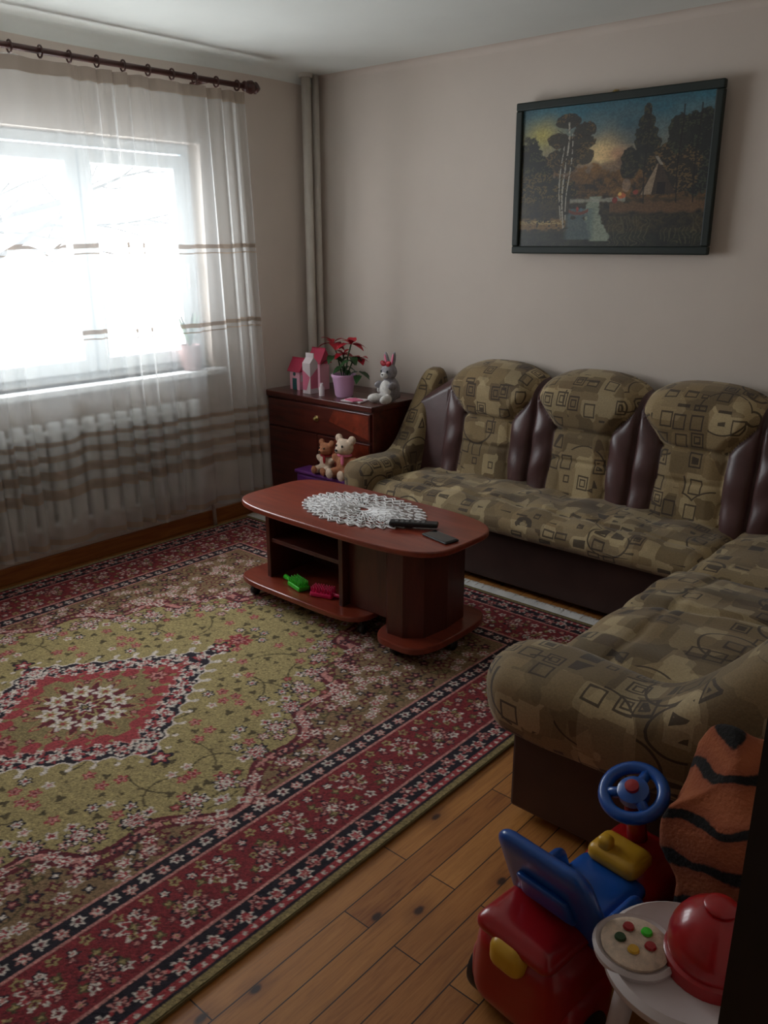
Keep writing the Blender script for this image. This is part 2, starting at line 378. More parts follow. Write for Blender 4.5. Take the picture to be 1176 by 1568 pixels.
# ------------------------------------------------------------------ rug
def rug():
    hx,hy=1.29,1.84; st=.0046
    xs=np.arange(-hx,hx+1e-6,st); ys=np.arange(-hy,hy+1e-6,st)
    X,Y=np.meshgrid(xs,ys,indexing='ij'); ax,ay=np.abs(X),np.abs(Y)
    C={k:np.array(s2l(v)) for k,v in dict(gold=(164,146,98),olive=(142,124,82),red=(130,42,48),dred=(102,33,42),navy=(34,26,38),pink=(194,132,124),white=(214,201,190),green=(88,76,48),sp=(136,108,78),rose=(162,62,66)).items()}
    col=np.zeros(X.shape+(3,)); col[:]=C['gold']
    d=np.minimum(hx-ax,hy-ay)
    ix,iy=hx-.44,hy-.46
    sp=(d>.42)
    th=np.arctan2(ay/iy,ax/ix); rad=np.sqrt((ax/(ix*.97))**2+(ay/(iy*1.0))**2)
    pw=1.25
    edge=(1/((np.abs(np.cos(th))**pw+np.abs(np.sin(th))**pw)**(1/pw)))*(1.02+.045*np.cos(th*20))
    field=rad<edge
    col[sp]=C['sp']; col[sp&field]=C['gold']
    for lo,hi,c in ((0,.024,'olive'),(.024,.035,'navy'),(.035,.055,'rose'),(.055,.125,'navy'),(.125,.137,'pink'),(.137,.34,'red'),(.34,.352,'pink'),(.352,.41,'navy'),(.41,.422,'pink')):
        col[(d>=lo)&(d<hi)]=C[c]
    rim=np.abs(rad-edge)
    col[sp&(rim<.035)]=C['dred']; col[sp&(rim<.014)]=C['pink']
    def stamp(cx,cy,r,cols,pet=6,ph=0.,sq=1.):
        i0,i1=np.searchsorted(xs,[cx-r*1.3,cx+r*1.3]); j0,j1=np.searchsorted(ys,[cy-r*1.3,cy+r*1.3])
        if i1<=i0 or j1<=j0: return
        x=X[i0:i1,j0:j1]-cx; y=(Y[i0:i1,j0:j1]-cy)*sq
        rr=np.hypot(x,y); a=np.arctan2(y,x)
        e=r*(.80+.24*np.cos(pet*a+ph)); sub=col[i0:i1,j0:j1]
        n=len(cols)
        for k,c in enumerate(cols):
            sub[rr<e*(1-k/n)]=C[c]
    def mir(cx,cy,*a,**k):
        for sx_ in ((1,-1) if abs(cx)>1e-3 else (1,)):
            for sy_ in ((1,-1) if abs(cy)>1e-3 else (1,)): stamp(cx*sx_,cy*sy_,*a,**k)
    def vine(x0,y0,a0,L,k,c):
        x,y,a=x0,y0,a0
        for s in range(int(L/.006)):
            mir(x,y,.0035,(c,c),pet=0) if abs(x)>.004 and abs(y)>.004 else None
            x+=.006*math.cos(a); y+=.006*math.sin(a); a+=k*.006
            if min(hx-abs(x),hy-abs(y))<.44 or x<0 or y<0: break
    for _ in range(26):
        vine(rng.uniform(.05,ix),rng.uniform(.05,iy),rng.uniform(0,6.3),.2,rng.choice([-1,1])*rng.uniform(6,12),'green')
    def clear(cx,cy): return (abs(cx)/.46+abs(cy)/.64)>1
    pts=[]
    for _ in range(16000):
        x=rng.uniform(0,ix);y=rng.uniform(0,iy)
        i=np.searchsorted(xs,x);j=np.searchsorted(ys,y)
        if min(hx-x,hy-y)<.44: continue
        f=field[i,j]; mind=.046 if f else .038
        if all((x-a)**2+(y-b)**2>mind**2 for a,b,_ in pts): pts.append((x,y,f))
    for x,y,f in pts:
        if not clear(x,y): continue
        e=abs(rad[np.searchsorted(xs,x),np.searchsorted(ys,y)]-edge[np.searchsorted(xs,x),np.searchsorted(ys,y)])
        q=rng.random(); ph=rng.random()*6
        if f and e>.15:
            if q<.32: mir(x,y,.013+.008*rng.random(),('green','green'),pet=3,ph=ph)
            elif q<.50: mir(x,y,.023,('rose','pink','red'),pet=5,ph=ph)
            elif q<.60: mir(x,y,.026,('navy','white','rose'),pet=6,ph=ph)
            elif q<.68: mir(x,y,.02,('white','pink'),pet=5,ph=ph)
            elif q<.84: mir(x,y,.011,('olive','green'),pet=4,ph=ph)
        elif f:
            if q<.45: mir(x,y,.027,('navy','pink','white','red'),pet=6,ph=ph)
            elif q<.75: mir(x,y,.024,('green','rose','pink'),pet=5,ph=ph)
            else: mir(x,y,.022,('white','rose'),pet=4,ph=ph)
        else:
            if q<.28: mir(x,y,.024,('navy','dred','pink'),pet=5,ph=ph)
            elif q<.55: mir(x,y,.024,('white','rose','white'),pet=6,ph=ph)
            elif q<.78: mir(x,y,.022,('dred','gold'),pet=4,ph=ph)
            elif q<.9: mir(x,y,.02,('green','olive'),pet=3,ph=ph)
            else: mir(x,y,.018,('navy','white'),pet=4,ph=ph)
    for t in np.linspace(.05,pi/2-.05,11):
        k=(1/((math.cos(t)**pw+math.sin(t)**pw)**(1/pw)))*1.0
        mir(math.cos(t)*ix*.97*k*.91,math.sin(t)*iy*k*.91,.045,('navy','white','rose','white','red'),pet=8)
        mir(math.cos(t)*ix*.97*k*1.10,math.sin(t)*iy*k*1.08,.036,('dred','pink','white','dred'),pet=6)
    def border(dd,step,r,cols,pet,alt=None,jit=0):
        Lx,Ly=hx-dd,hy-dd
        for k in range(int(2*Ly/step)+1):
            y=-Ly+k*2*Ly/int(2*Ly/step); c=cols if (k%2==0 or alt is None) else alt
            for s in (1,-1): stamp(s*(Lx+jit*(-1)**k),y,r,c,pet,k*.9)
        for k in range(1,int(2*Lx/step)):
            x=-Lx+k*2*Lx/int(2*Lx/step); c=cols if (k%2==0 or alt is None) else alt
            for s in (1,-1): stamp(x,s*(Ly+jit*(-1)**k),r,c,pet,k*.9)
    border(.24,.125,.05,('navy','pink','dred','white','rose'),8,('white','rose','dred','pink'),.022)
    border(.17,.042,.018,('navy','pink','gold'),5,('white','dred'),.008); border(.31,.042,.018,('navy','white','pink'),5,('gold','dred'),.008)
    border(.205,.05,.016,('green','gold'),4,('dred','pink'),.01); border(.275,.05,.016,('green','gold'),4,('dred','pink'),.01); border(.24,.0625,.013,('gold','dred'),4)
    border(.09,.05,.024,('white','rose','pink'),6,('pink','dred','white'),.008); border(.381,.048,.02,('pink','white','rose'),6,('white','dred'),.004)
    border(.09,.025,.007,('rose','rose'),4)
    border(.045,.03,.008,('white','white'),4)
    # medallion: navy/white floral outline, red band, olive centre with round red rosette
    md=ax/.40+ay/.55; wob=.10*np.cos(ay*52)*np.cos(ax*70)
    m=md+wob
    col[m<1.13]=C['white']; col[m<1.08]=C['navy']; col[m<.82]=C['pink']; col[(m<.79)]=C['rose']; col[(m<.68)]=C['olive']
    for t in np.linspace(0,1,10):
        mir(.375*t,.515*(1-t),.027,('white','rose','white'),pet=6); mir(.325*t,.445*(1-t),.015,('white','pink'),pet=4)
    for _ in range(150):
        t=rng.random(); s_=rng.uniform(.84,1.05); mir(.40*t*s_,.55*(1-t)*s_,.009,('white','white') if rng.random()<.5 else ('rose','rose'),pet=3)
    mir(0,.31,.05,('red','pink','dred'),pet=6); mir(0,.39,.03,('rose','white'),pet=5)
    for k in range(3): mir(.06+.05*k,.24-.07*k,.018,('dred','pink'),pet=5)
    stamp(0,0,.205,('rose','rose'),16); stamp(0,0,.192,('gold','gold'),16); stamp(0,0,.176,('dred','dred'),16)
    for k in range(8):
        a=k*pi/4+.39; stamp(.118*math.cos(a),.118*math.sin(a),.047,('white','white','gold','rose'),6)
    stamp(0,0,.080,('gold','dred','rose','dred'),8)
    stamp(0,0,.038,('white','navy','rose'),6); stamp(0,0,.012,('gold','gold'),6)
    for s in (1,-1):
        stamp(0,s*.62,.055,('navy','rose','white','rose'),6); stamp(0,s*.71,.06,('rose','red','pink','dred'),8); stamp(s*.47,0,.045,('navy','rose','white'),5)
    col*= rng.normal(1,.24,X.shape)[...,None].clip(.4,1.8)
    ZZ=.013+rng.normal(0,.0006,X.shape)
    r=empty('rug'); ox,oy=1.37,-2.575
    fastgrid('pile',X+ox,Y+oy,ZZ,attrmat('rug_wool',.95,1,.5),col,r)
    box('backing',(ox-hx,oy-hy,0.002),(ox+hx,oy+hy,.011),plain('jute',s2l((120,104,64)),.9),r)
    V=[];F=[]
    for s in (1,-1):
        for k in range(1300):
            x=ox-hx+2*hx*(k+rng.random())/1300; y=oy+s*hy; L=.066+.018*rng.random(); dx=rng.normal(0,.012); w_=.0032; zt=.017+.006*rng.random()
            i=len(V); V+=[(x-w_,y-s*.012,.017),(x+w_,y-s*.012,.017),(x+w_+dx*.5,y+s*L*.5,zt),(x-w_+dx*.5,y+s*L*.5,zt),(x+w_+dx,y+s*L,.005),(x-w_+dx,y+s*L,.005)]
            F+=[(i,i+1,i+2,i+3) if s>0 else (i+3,i+2,i+1,i),(i+3,i+2,i+4,i+5) if s>0 else (i+5,i+4,i+2,i+3)]
    mesh('fringe',V,F,plain('fringe_cotton',(.88,.86,.82),.9),parent=r)
rug()
# ------------------------------------------------------------------ dresser (notched round the heating pipes)
ds=empty('dresser')
box('carcass',(.02,-.48,.06),(.895,-.175,.725),M_dres,ds,.003); box('carcass_rear',(.13,-.175,.06),(.895,-.02,.725),M_dres,ds)
box('top',(.0,-.505,.725),(.905,-.172,.757),M_dres,ds,.004); box('top_rear',(.13,-.172,.725),(.905,-.015,.757),M_dres,ds)
box('plinth',(.05,-.45,0),(.87,-.20,.06),M_dark,ds)
M_dresl=wood('flame_veneer',s2l((100,36,22)),s2l((140,56,34)),(7,2,7),.3,.4)
fy=-.4965
box('drawer',(.035,-.495,.55),(.88,-.48,.712),M_dres,ds,.003); box('door_leaf_l',(.035,-.495,.08),(.455,-.48,.54),M_dres,ds,.003); box('door_leaf_r',(.46,-.495,.08),(.88,-.48,.54),M_dres,ds,.003)
for z0,z1 in ((.565,.70),(.10,.53)):
    mesh('fan_inlay',[(.87,fy,z0),(.87,fy,z1),(.60,fy,z1),(.56,fy,(z0+z1)/2)],[(0,1,2,3)],M_dresl,parent=ds)
lathe('knob',[(.018,0),(.018,.004),(.006,.008),(.01,.02),(.004,.028)],(.46,fy,.635),M_brass,ds,16,R3(pi/2))
# ------------------------------------------------------------------ sofa
sofa=empty('corner_sofa')
box('base_long',(1.09,-.635,.03),(2.86,-.06,.31),M_base,sofa,.01); box('base_short',(2.84,-1.95,.03),(3.70,-.06,.31),M_base,sofa,.01)
for x,y in ((1.05,-.6),(1.05,-.12),(2.9,-1.88),(3.62,-1.88),(3.62,-.15),(2.75,-.6)): box('foot',(x-.03,y-.03,0),(x+.03,y+.03,.04),M_dark,sofa)
def seam_s(w):
    w=Vector(w)
    if w.z>.38:
        k=min(1,(w.z-.38)/.05)
        w.z-=k*(.020*math.exp(-((w.y+1.30+.04*math.sin(w.x*5))/.018)**2)+.008*math.exp(-((w.x-2.99)/.014)**2)); w.z+=.007*math.sin(w.y*30+3*w.x)*k*.5
    return w
def seam_l(w):
    w=Vector(w)
    if w.z>.38:
        k=min(1,(w.z-.38)/.05); w.z-=k*(.010*math.exp(-((w.y+.60)/.014)**2)); w.z+=k*.006*math.sin(w.x*26+2*math.sin(w.y*12))
    return w
pad('seat_long',(1.08,-.735,.30),(2.86,-.12,.415),M_fab,sofa,.06,60,.03,.012,seam_l)
pad('seat_corner',(2.83,-.90,.30),(3.56,-.12,.425),M_fab,sofa,.06,24,.03,.012)
pad('seat_short',(2.79,-1.90,.30),(3.56,-.86,.425),M_fab,sofa,.06,60,.055,.012,seam_s)
def path(s):
    x0=1.02; L1=3.08-x0; r=.6; La=r*pi/2
    if s<L1: return Vector((x0+s,-.04,0)),Vector((0,-1,0))
    if s<L1+La:
        a=(s-L1)/r; c=Vector((3.08,-.64,0)); n=Vector((math.sin(a),math.cos(a),0)); return c+n*r,-n
    return Vector((3.68,-.64-(s-L1-La),0)),Vector((-1,0,0))
Ltot=(3.08-1.02)+.6*pi/2+1.2
ns,nv=int(Ltot/.0085),90
P=np.zeros((ns,nv,3)); MI=np.zeros((ns,nv),int)
per=.55; first=.20
for i in range(ns):
    s=Ltot*i/(ns-1); p,n=path(s)
    q=(s-first)/per; t=(q-math.floor(q))*2-1
    inl=q<0
    if inl: t=-1
    hump=max(0,1-abs(t)**2.6)
    endf=sstep(-.05,.26,s)
    ztop=(.945+.08*hump**.8)*(.86+.14*endf)
    for j in range(nv):
        vv=j/(nv-1)
        zz=.36+(ztop-.36)*vv
        v=(zz-.36)/(1.03-.36)
        w=.55+.38*sstep(.73,.90,zz)+.05*sstep(.60,.40,zz)
        m=(w-abs(t)); ins=m>0 and not inl
        MI[i,j]=0 if ins else 1
        dd=.255-.10*v
        if ins:
            puff=math.sqrt(max(0,min(1,m/.22)))
            dd+=(.03+.038*math.sin(pi*sstep(.70,1.06,zz)))*puff
            dd-=.022*math.exp(-((zz-.745)/.014)**2)
            dd-=.012*math.exp(-((zz-.60)/.010)**2)*puff
        elif not inl:
            tt=(abs(t)-w)/max(.04,1-w)
            dd+=.032*math.sqrt(max(0,1-(2*tt-1)**2 if 0<tt<1 else 0))*(.55+.45*sstep(.86,.7,zz))
            dd-=.018*math.exp(-((1-abs(t))/.035)**2)
            dd+=.0035*math.sin(zz*34+5*abs(t)+3*math.sin(s*5))
        rnd=math.sqrt(max(0.0,1-(max(0,vv-.86)/.14)**2))
        back=.03
        P[i,j]=(p+n*(back+(dd-back)*rnd)+Vector((0,0,zz)))[:]
fm=MI[:-1,:-1].reshape(-1).tolist()
bk=gridmesh('backrest',P,[M_fab,M_leather],sofa,fm)
def arm(name,origin,dirv,L,back_z,wd=1.0):
    D=Vector(dirv); W=Vector((-D.y,D.x,0)); n=46; seg=30; P=np.zeros((n,seg,3))
    for i in range(n):
        u=i/(n-1); a=u*L
        zt=.505+.015*math.sin(u*6)+ (back_z-.505)*sstep(.42,.98,u)**1.1
        zb=.27
        hw=(.115+.012*math.sin(u*7)+.02*(1-u))*wd
        cap=math.sqrt(max(0,1-(max(0,.10-u)/.10)**2)); cap=max(cap,.03)
        zc=(zt+zb)/2; hz=(zt-zb)/2
        for k in range(seg):
            an=2*pi*k/seg; ca,sa=math.cos(an),math.sin(an)
            e=.62; X=abs(ca)**e*(1 if ca>0 else -1); Z=abs(sa)**e*(1 if sa>0 else -1)
            flare=1.0+.10*sstep(-.4,.7,Z)-.14*sstep(.1,-1,Z)
            q=Vector(origin)+D*a+W*(X*hw*flare*(.35+.65*cap)); q.z=zc+ (Z*hz)*(.55+.45*cap)+.02*(1-cap)
            q+=Vector((mnoise.noise(q*6)*.006,)*3)
            P[i,k]=q[:]
    o=gridmesh(name,P,M_fab,sofa,wrapv=True)
    bm=bmesh.new(); bm.from_mesh(o.data); bmesh.ops.holes_fill(bm,edges=[e for e in bm.edges if e.is_boundary],sides=0); bm.to_mesh(o.data); bm.free()
    return o
arm('arm_far',(1.01,-.78,0),(0,1,0),.72,.95,.70)
arm('arm_near',(2.745,-1.975,0),(1,0,0),.95,.93)
box('arm_panel_far',(.925,-.635,.03),(1.10,-.06,.31),M_base,sofa,.01)
box('arm_panel_near',(2.84,-2.04,.03),(3.70,-1.93,.31),M_base,sofa,.01)
# ------------------------------------------------------------------ coffee table
ct=empty('coffee_table',(0,0,.015))
def slab(name,cx,cy,a,b,e,z0,z1,mat,par,n=96,er=None):
    V=[]
    for z in (z0,z1):
        for k in range(n):
            t=2*pi*k/n; c,s=math.cos(t),math.sin(t); ee=e if c<0 or er is None else er
            V.append((cx+a*abs(c)**(2/ee)*(1 if c>0 else -1),cy+b*abs(s)**(2/ee)*(1 if s>0 else -1),z))
    F=[tuple(range(n))[::-1],tuple(range(n,2*n))]+[(k,(k+1)%n,n+(k+1)%n,n+k) for k in range(n)]
    o=mesh(name,V,F,mat,parent=par); bev(o,.006,2); return o
slab('top',1.585,-1.335,.585,.275,4.6,.465,.49,M_tab,ct,er=3.9)
slab('foot_plate',1.99,-1.335,.145,.25,3.5,.055,.085,M_tab,ct)
slab('lower_shelf',1.37,-1.335,.40,.235,5.5,.075,.10,M_tab,ct)
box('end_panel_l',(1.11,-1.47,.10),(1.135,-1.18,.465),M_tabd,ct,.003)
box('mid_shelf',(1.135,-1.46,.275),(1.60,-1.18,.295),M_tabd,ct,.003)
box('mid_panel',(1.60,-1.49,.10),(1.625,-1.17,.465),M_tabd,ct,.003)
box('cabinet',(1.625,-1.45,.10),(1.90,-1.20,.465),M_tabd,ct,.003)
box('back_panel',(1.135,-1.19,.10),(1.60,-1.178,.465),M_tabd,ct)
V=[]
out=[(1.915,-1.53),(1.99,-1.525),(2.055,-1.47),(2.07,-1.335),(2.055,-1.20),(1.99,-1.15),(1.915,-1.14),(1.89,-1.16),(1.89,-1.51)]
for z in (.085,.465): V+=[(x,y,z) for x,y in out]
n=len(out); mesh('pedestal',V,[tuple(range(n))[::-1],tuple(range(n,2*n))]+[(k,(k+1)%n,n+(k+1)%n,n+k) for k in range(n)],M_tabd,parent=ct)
M_rub=plain('black_plastic',(.015,.015,.016),.45,.1)
for x,y in ((1.05,-1.50),(1.05,-1.17),(1.95,-1.52),(1.95,-1.15),(1.72,-1.47),(2.10,-1.335)):
    tube('caster',[(x-.012,y,.022),(x+.012,y,.022)],.022,M_rub,ct,14); box('caster_fork',(x-.008,y-.01,.02),(x+.008,y+.01,.078),M_rub,ct)
def brush(name,c,ang,cm):
    b=empty(name); R=R3(0,0,ang); C=Vector(c)
    def T(p): return C+R@Vector(p)
    tube('handle',[T((.04,0,.015)),T((.08,0,.014)),T((.12,0,.016))],[.011,.009,.012],cm,b)
    V=[T((x,y,z)) for x,y,z in [(-.06,-.03,.003),(.05,-.03,.003),(.05,.03,.003),(-.06,.03,.003),(-.06,-.03,.024),(.05,-.03,.024),(.05,.03,.024),(-.06,.03,.024)]]
    bev(mesh('head',V,[(3,2,1,0),(4,5,6,7),(0,1,5,4),(1,2,6,5),(2,3,7,6),(3,0,4,7)],cm,parent=b),.006)
    for i in range(8):
        for j in range(4):
            p=(-.052+i*.0135,-.022+j*.0147,.02); tube('bristle',[T(p),T((p[0],p[1],.048))],.003,cm,b,5)
M_gr=plain('green_plastic',s2l((60,190,40)),.35,.05); M_pk=plain('magenta_plastic',s2l((220,30,90)),.35,.05)
brush('scrub_brush',(1.32,-1.47,.114),2.9,M_gr); brush('hair_brush',(1.48,-1.46,.114),.3,M_pk)
M_lace=plain('white_lace',(.72,.70,.69),.9,.05)
dl=empty('lace_doily'); DZ=.508; DX=1.58; DY=-1.31
def ringpts(r,n,amp=0,k=0):
    return [(DX+ (r+amp*math.cos(k*t))*1.45*math.cos(t),DY+(r+amp*math.cos(k*t))*.98*math.sin(t),DZ) for t in np.linspace(0,2*pi,n,endpoint=False)]
for r,k,am in ((.03,0,0),(.055,8,.006),(.085,12,.006),(.11,18,.007),(.135,24,.007),(.165,30,.008),(.19,36,.008),(.205,36,.012)):
    tube('ring',ringpts(r,240,am,k),.0032,M_lace,dl,5,True)
for k in range(72):
    t=2*pi*k/72; t2=t+.09*(-1)**k
    tube('spoke',[(DX+.02*1.45*math.cos(t),DY+.02*math.sin(t),DZ),(DX+.2*1.45*math.cos(t2),DY+.2*.98*math.sin(t2),DZ)],.0022,M_lace,dl,4)
V=[];F=[]
for k in range(150):
    a=rng.uniform(0,2*pi); r=.19*math.sqrt(rng.random())
    x,y=DX+r*1.45*math.cos(a),DY+r*.98*math.sin(a)
    i=len(V); m_=7; rr=.011
    V+=[(x+rr*math.cos(b)*1.2,y+rr*math.sin(b),DZ+.001) for b in np.linspace(0,2*pi,m_,endpoint=False)]; F.append(tuple(range(i,i+m_)))
mesh('motifs',V,F,M_lace,parent=dl)
def obox(name,c,sz,ang,mat,par,bevel=.004,rx=0,ry=0):
    R=R3(rx,ry,ang); V=[Vector(c)+R@Vector((sx_*sz[0]/2,sy_*sz[1]/2,sz_*sz[2]/2)) for sz_ in (-1,1) for sx_,sy_ in ((-1,-1),(1,-1),(1,1),(-1,1))]
    o=mesh(name,V,[(3,2,1,0),(4,5,6,7),(0,1,5,4),(1,2,6,5),(2,3,7,6),(3,0,4,7)],mat,parent=par)
    if bevel: bev(o,bevel)
    return o
rc=empty('remote_control')
obox('body',(1.90,-1.35,.523),(.20,.045,.02),.55,M_rub,rc,.006)
M_btn=plain('grey_rubber',(.2,.2,.2),.6)
for i in range(6):
    for j in range(3):
        p=R3(0,0,.55)@Vector((-.07+i*.022,-.012+j*.012,0)); obox('button',(1.90+p.x,-1.35+p.y,.5335),(.012,.007,.003),.55,M_btn,rc,0)
ph=empty('mobile_phone'); obox('body',(2.06,-1.38,.510),(.145,.07,.009),-.2,M_rub,ph,.004)
obox('screen',(2.06,-1.38,.515),(.13,.062,.001),-.2,plain('screen_glass',(.01,.01,.012),.08,0),ph,0)
# ------------------------------------------------------------------ painting
def painting():
    x0,x1,z0,z1=1.475,2.485,1.565,2.262; fw=.036
    p=empty('framed_painting')
    M_fr=plain('dark_green_frame',s2l((16,28,22)),.6,.15,8)
    y0=-.045; sl=.012/(z1-z0)
    def slant(z): return y0-sl*(z-z0)
    def bar(nm,a,b):
        (ax,az),(bx,bz)=a,b
        V=[]
        for z_,x_ in ((az,ax),(az,bx),(bz,bx),(bz,ax)): V.append((x_,slant(z_)+.012,z_))
        V+=[(x,y-.03,z) for x,y,z in V[:4]]
        o=mesh(nm,V,[(0,1,2,3),(7,6,5,4),(0,4,5,1),(1,5,6,2),(2,6,7,3),(3,7,4,0)],M_fr,parent=p); bev(o,.006,2)
    bar('frame_b',(x0,z0),(x1,z0+fw)); bar('frame_t',(x0,z1-fw),(x1,z1)); bar('frame_l',(x0,z0+fw),(x0+fw,z1-fw)); bar('frame_r',(x1-fw,z0+fw),(x1,z1-fw))
    U,V=np.meshgrid(np.linspace(0,1,520),np.linspace(0,1,360),indexing='ij')
    def nz(sc_,seed,asp=1.):
        s2=int(sc_*asp)
        g=np.random.default_rng(seed).random((sc_+2,s2+2)); a=U*sc_;b=V*s2; i=a.astype(int);j=b.astype(int); fu=a-i;fv=b-j
        fu=fu*fu*(3-2*fu);fv=fv*fv*(3-2*fv)
        return g[i,j]*(1-fu)*(1-fv)+g[i+1,j]*fu*(1-fv)+g[i,j+1]*(1-fu)*fv+g[i+1,j+1]*fu*fv
    n0=nz(5,9);n1=nz(12,1);n2=nz(28,2);n3=nz(70,3);n4=nz(140,4); fb=.34*n1+.28*n2+.24*n3+.14*n4
    def K(*c): return np.array(s2l(c))
    def mixin(c,al): col[:]=col+(np.array(c)-col)*np.clip(al,0,1)[...,None]
    t=np.clip((V-.55)/.4+.3*(n1-.5),0,1)[...,None]; col=K(156,138,104)+(K(56,116,134)-K(156,138,104))*t
    mixin(K(54,82,94),(n0-.45)*1.2*(V>.7))
    mixin(K(200,184,96),.9*np.exp(-(((U-.12)/.10)**2+((V-.80)/.10)**2)))
    mixin(K(244,212,150),1.2*np.exp(-(((U-.45)/.09)**2+((V-.65)/.09)**2)))
    mixin(K(210,146,112),.6*np.exp(-(((U-.54)/.06)**2+((V-.64)/.05)**2)))
    sm=lambda x,w: np.clip(x/w+.5,0,1)
    def layer(h,c1,c2,w=.015,al=1.,lo=0.):
        k=sm(h-V,w)*al*(V>lo); cc=np.array(c1)+(np.array(c2)-np.array(c1))*np.clip((fb-.3)/.4,0,1)[...,None]; col[:]=col+(cc-col)*k[...,None]
    layer(.58+.10*(fb-.5)+.06*np.exp(-((U-.58)/.06)**2),K(112,88,74),K(148,116,88),.03,.8)
    layer(.53+.22*(fb-.5),K(54,42,28),K(136,98,52),.02)
    def blobm(cx,cy,rx,ry,c,k=1.3,a=1.,hl=None):
        q=((U-cx)/rx)**2+((V-cy)/ry)**2; m=sm(.35+fb*k-q,.12)*a; mixin(c,m)
        if hl is not None: mixin(hl,m*(n4>.58)*(n2>.4)*.75)
    D1=K(32,32,24)
    blobm(.0,.52,.18,.24,D1,1.5,hl=K(80,76,46)); blobm(.12,.40,.22,.12,K(42,40,26),1.5,hl=K(110,90,48))
    for cx,cy,rx,ry in ((.27,.88,.07,.05),(.36,.82,.06,.05),(.34,.74,.07,.05),(.22,.76,.06,.05),(.29,.68,.06,.05),(.36,.64,.05,.05),(.20,.64,.05,.05),(.26,.58,.06,.05)):
        blobm(cx,cy,rx,ry,K(52,44,32),1.7,.95,hl=K(112,90,54))
    for cx,cy,rx,ry in ((.68,.90,.018,.05),(.68,.83,.035,.05),(.68,.76,.05,.05),(.69,.69,.06,.06),(.69,.61,.075,.07),(.61,.58,.045,.10)):
        blobm(cx,cy,rx,ry,K(30,32,27),1.7,.95,hl=K(74,68,44))
    blobm(.94,.62,.12,.26,K(30,33,30),1.5,hl=K(64,68,50)); blobm(.82,.52,.12,.15,K(46,40,30),1.6,hl=K(112,88,52)); blobm(.84,.74,.05,.11,K(38,40,34),1.6,hl=K(68,70,48))
    layer(.33+.10*(fb-.5),K(34,32,23),K(76,64,40),.02)
    layer(.11+.06*(fb-.5),K(20,22,18),K(48,50,34),.02)
    wv=.45+.025*np.sin(V*14+1); mixin(K(150,160,140),.9*sm(.032+.07*np.clip(.35-V,0,1)-np.abs(U-wv)+.02*(n3-.5),.012)*(V<.36)*(V>.05))
    mixin(K(168,168,150),.7*sm(.014+.012*(n3-.5)-np.abs(V-.335),.01)*(U>.30)*(U<.60))
    mixin(K(90,108,108),.75*sm(.075-np.abs(U-.36),.03)*(V<.28)*(V>.06)*(n2>.25))
    mixin(K(140,108,60),.8*sm(.035+.03*(n3-.5)-np.abs(V-.17),.02)*(U<.28)*(n3>.3)); mixin(K(180,156,98),.7*(n4>.55)*(np.abs(V-.185)<.014)*(U<.26))
    mixin(K(116,84,54),.8*sm(.035+.03*(n2-.5)-np.abs(V-.28),.02)*(U>.52)); mixin(K(96,90,62),.6*(U>.52)*(V<.22)*(np.sin(U*260+14*n2)>.7)*(n1>.3))
    tx=U-.755
    mixin(K(66,50,38),((V>.36)&(V<.56)&(np.abs(tx)<(.58-V)*.42))*1.); mixin(K(176,152,124),((V>.36)&(V<.56)&(tx>-(.58-V)*.36)&(tx<-(.58-V)*.12))*.8)
    mixin(K(172,160,142),((V>.55)&(V<.61)&(np.abs(tx+.01+(V-.6)*.5)<.008))*.8); mixin(K(30,22,18),((V>.36)&(V<.44)&(np.abs(tx-.02)<.02))*1.)
    blobm(.58,.36,.022,.022,K(206,112,66),.8); blobm(.60,.43,.025,.05,K(176,154,138),.8,.35); blobm(.57,.37,.010,.014,K(250,200,110),.8); blobm(.545,.33,.016,.024,K(140,56,46),.8); blobm(.65,.38,.016,.02,K(150,68,52),.8)
    # boat on the lake
    mixin(K(120,58,40),((np.abs(V-.245-.9*(U-.35)**2*8)<.011)&(np.abs(U-.35)<.055))*.9)
    blobm(.345,.275,.008,.020,K(150,60,48),.8); blobm(.365,.272,.008,.018,K(86,112,124),.8)
    for cx,w_,lo,hi in ((.265,.0045,.12,.88),(.287,.003,.2,.8),(.246,.003,.2,.72)): mixin(K(186,178,160),((np.abs(U-cx-.012*np.sin(V*8+cx*30))<w_)&(V>lo)&(V<hi)&(n3>.28))*.85)
    for k in range(9):
        v0=.5+.04*k; sgn=(-1)**k; mixin(K(60,46,34),((np.abs((V-v0)-sgn*(U-.27)*.9)<.003)&(sgn*(U-.27)>0)&(np.abs(U-.27)<.06))*.8)
    for cx in (.69,.93,.85): mixin(K(26,22,18),((np.abs(U-cx-.005*np.sin(V*9))<.004)&(V>.3)&(V<.92))*.8)
    col*=(.75+.5*n4)[...,None]; col*=.76
    XX=x0+fw*.8+U*(x1-x0-1.6*fw); ZZ=z0+fw*.8+V*(z1-z0-1.6*fw); YY=y0-sl*(ZZ-z0)-.004
    fastgrid('canvas',XX,YY,ZZ,attrmat('oil_paint',.45,0,.15),col,p)
    mesh('backing_board',[(x0+.01,slant(z0)+.012,z0+.01),(x1-.01,slant(z0)+.012,z0+.01),(x1-.01,slant(z1)+.012,z1-.01),(x0+.01,slant(z1)+.012,z1-.01)],[(0,1,2,3)],M_dark,parent=p)
    tube('hanger',[(1.97,-.05,z1-.005),(1.97,-.03,z1+.008),(1.97,-.004,z1+.012)],.008,M_brass,p)
painting()
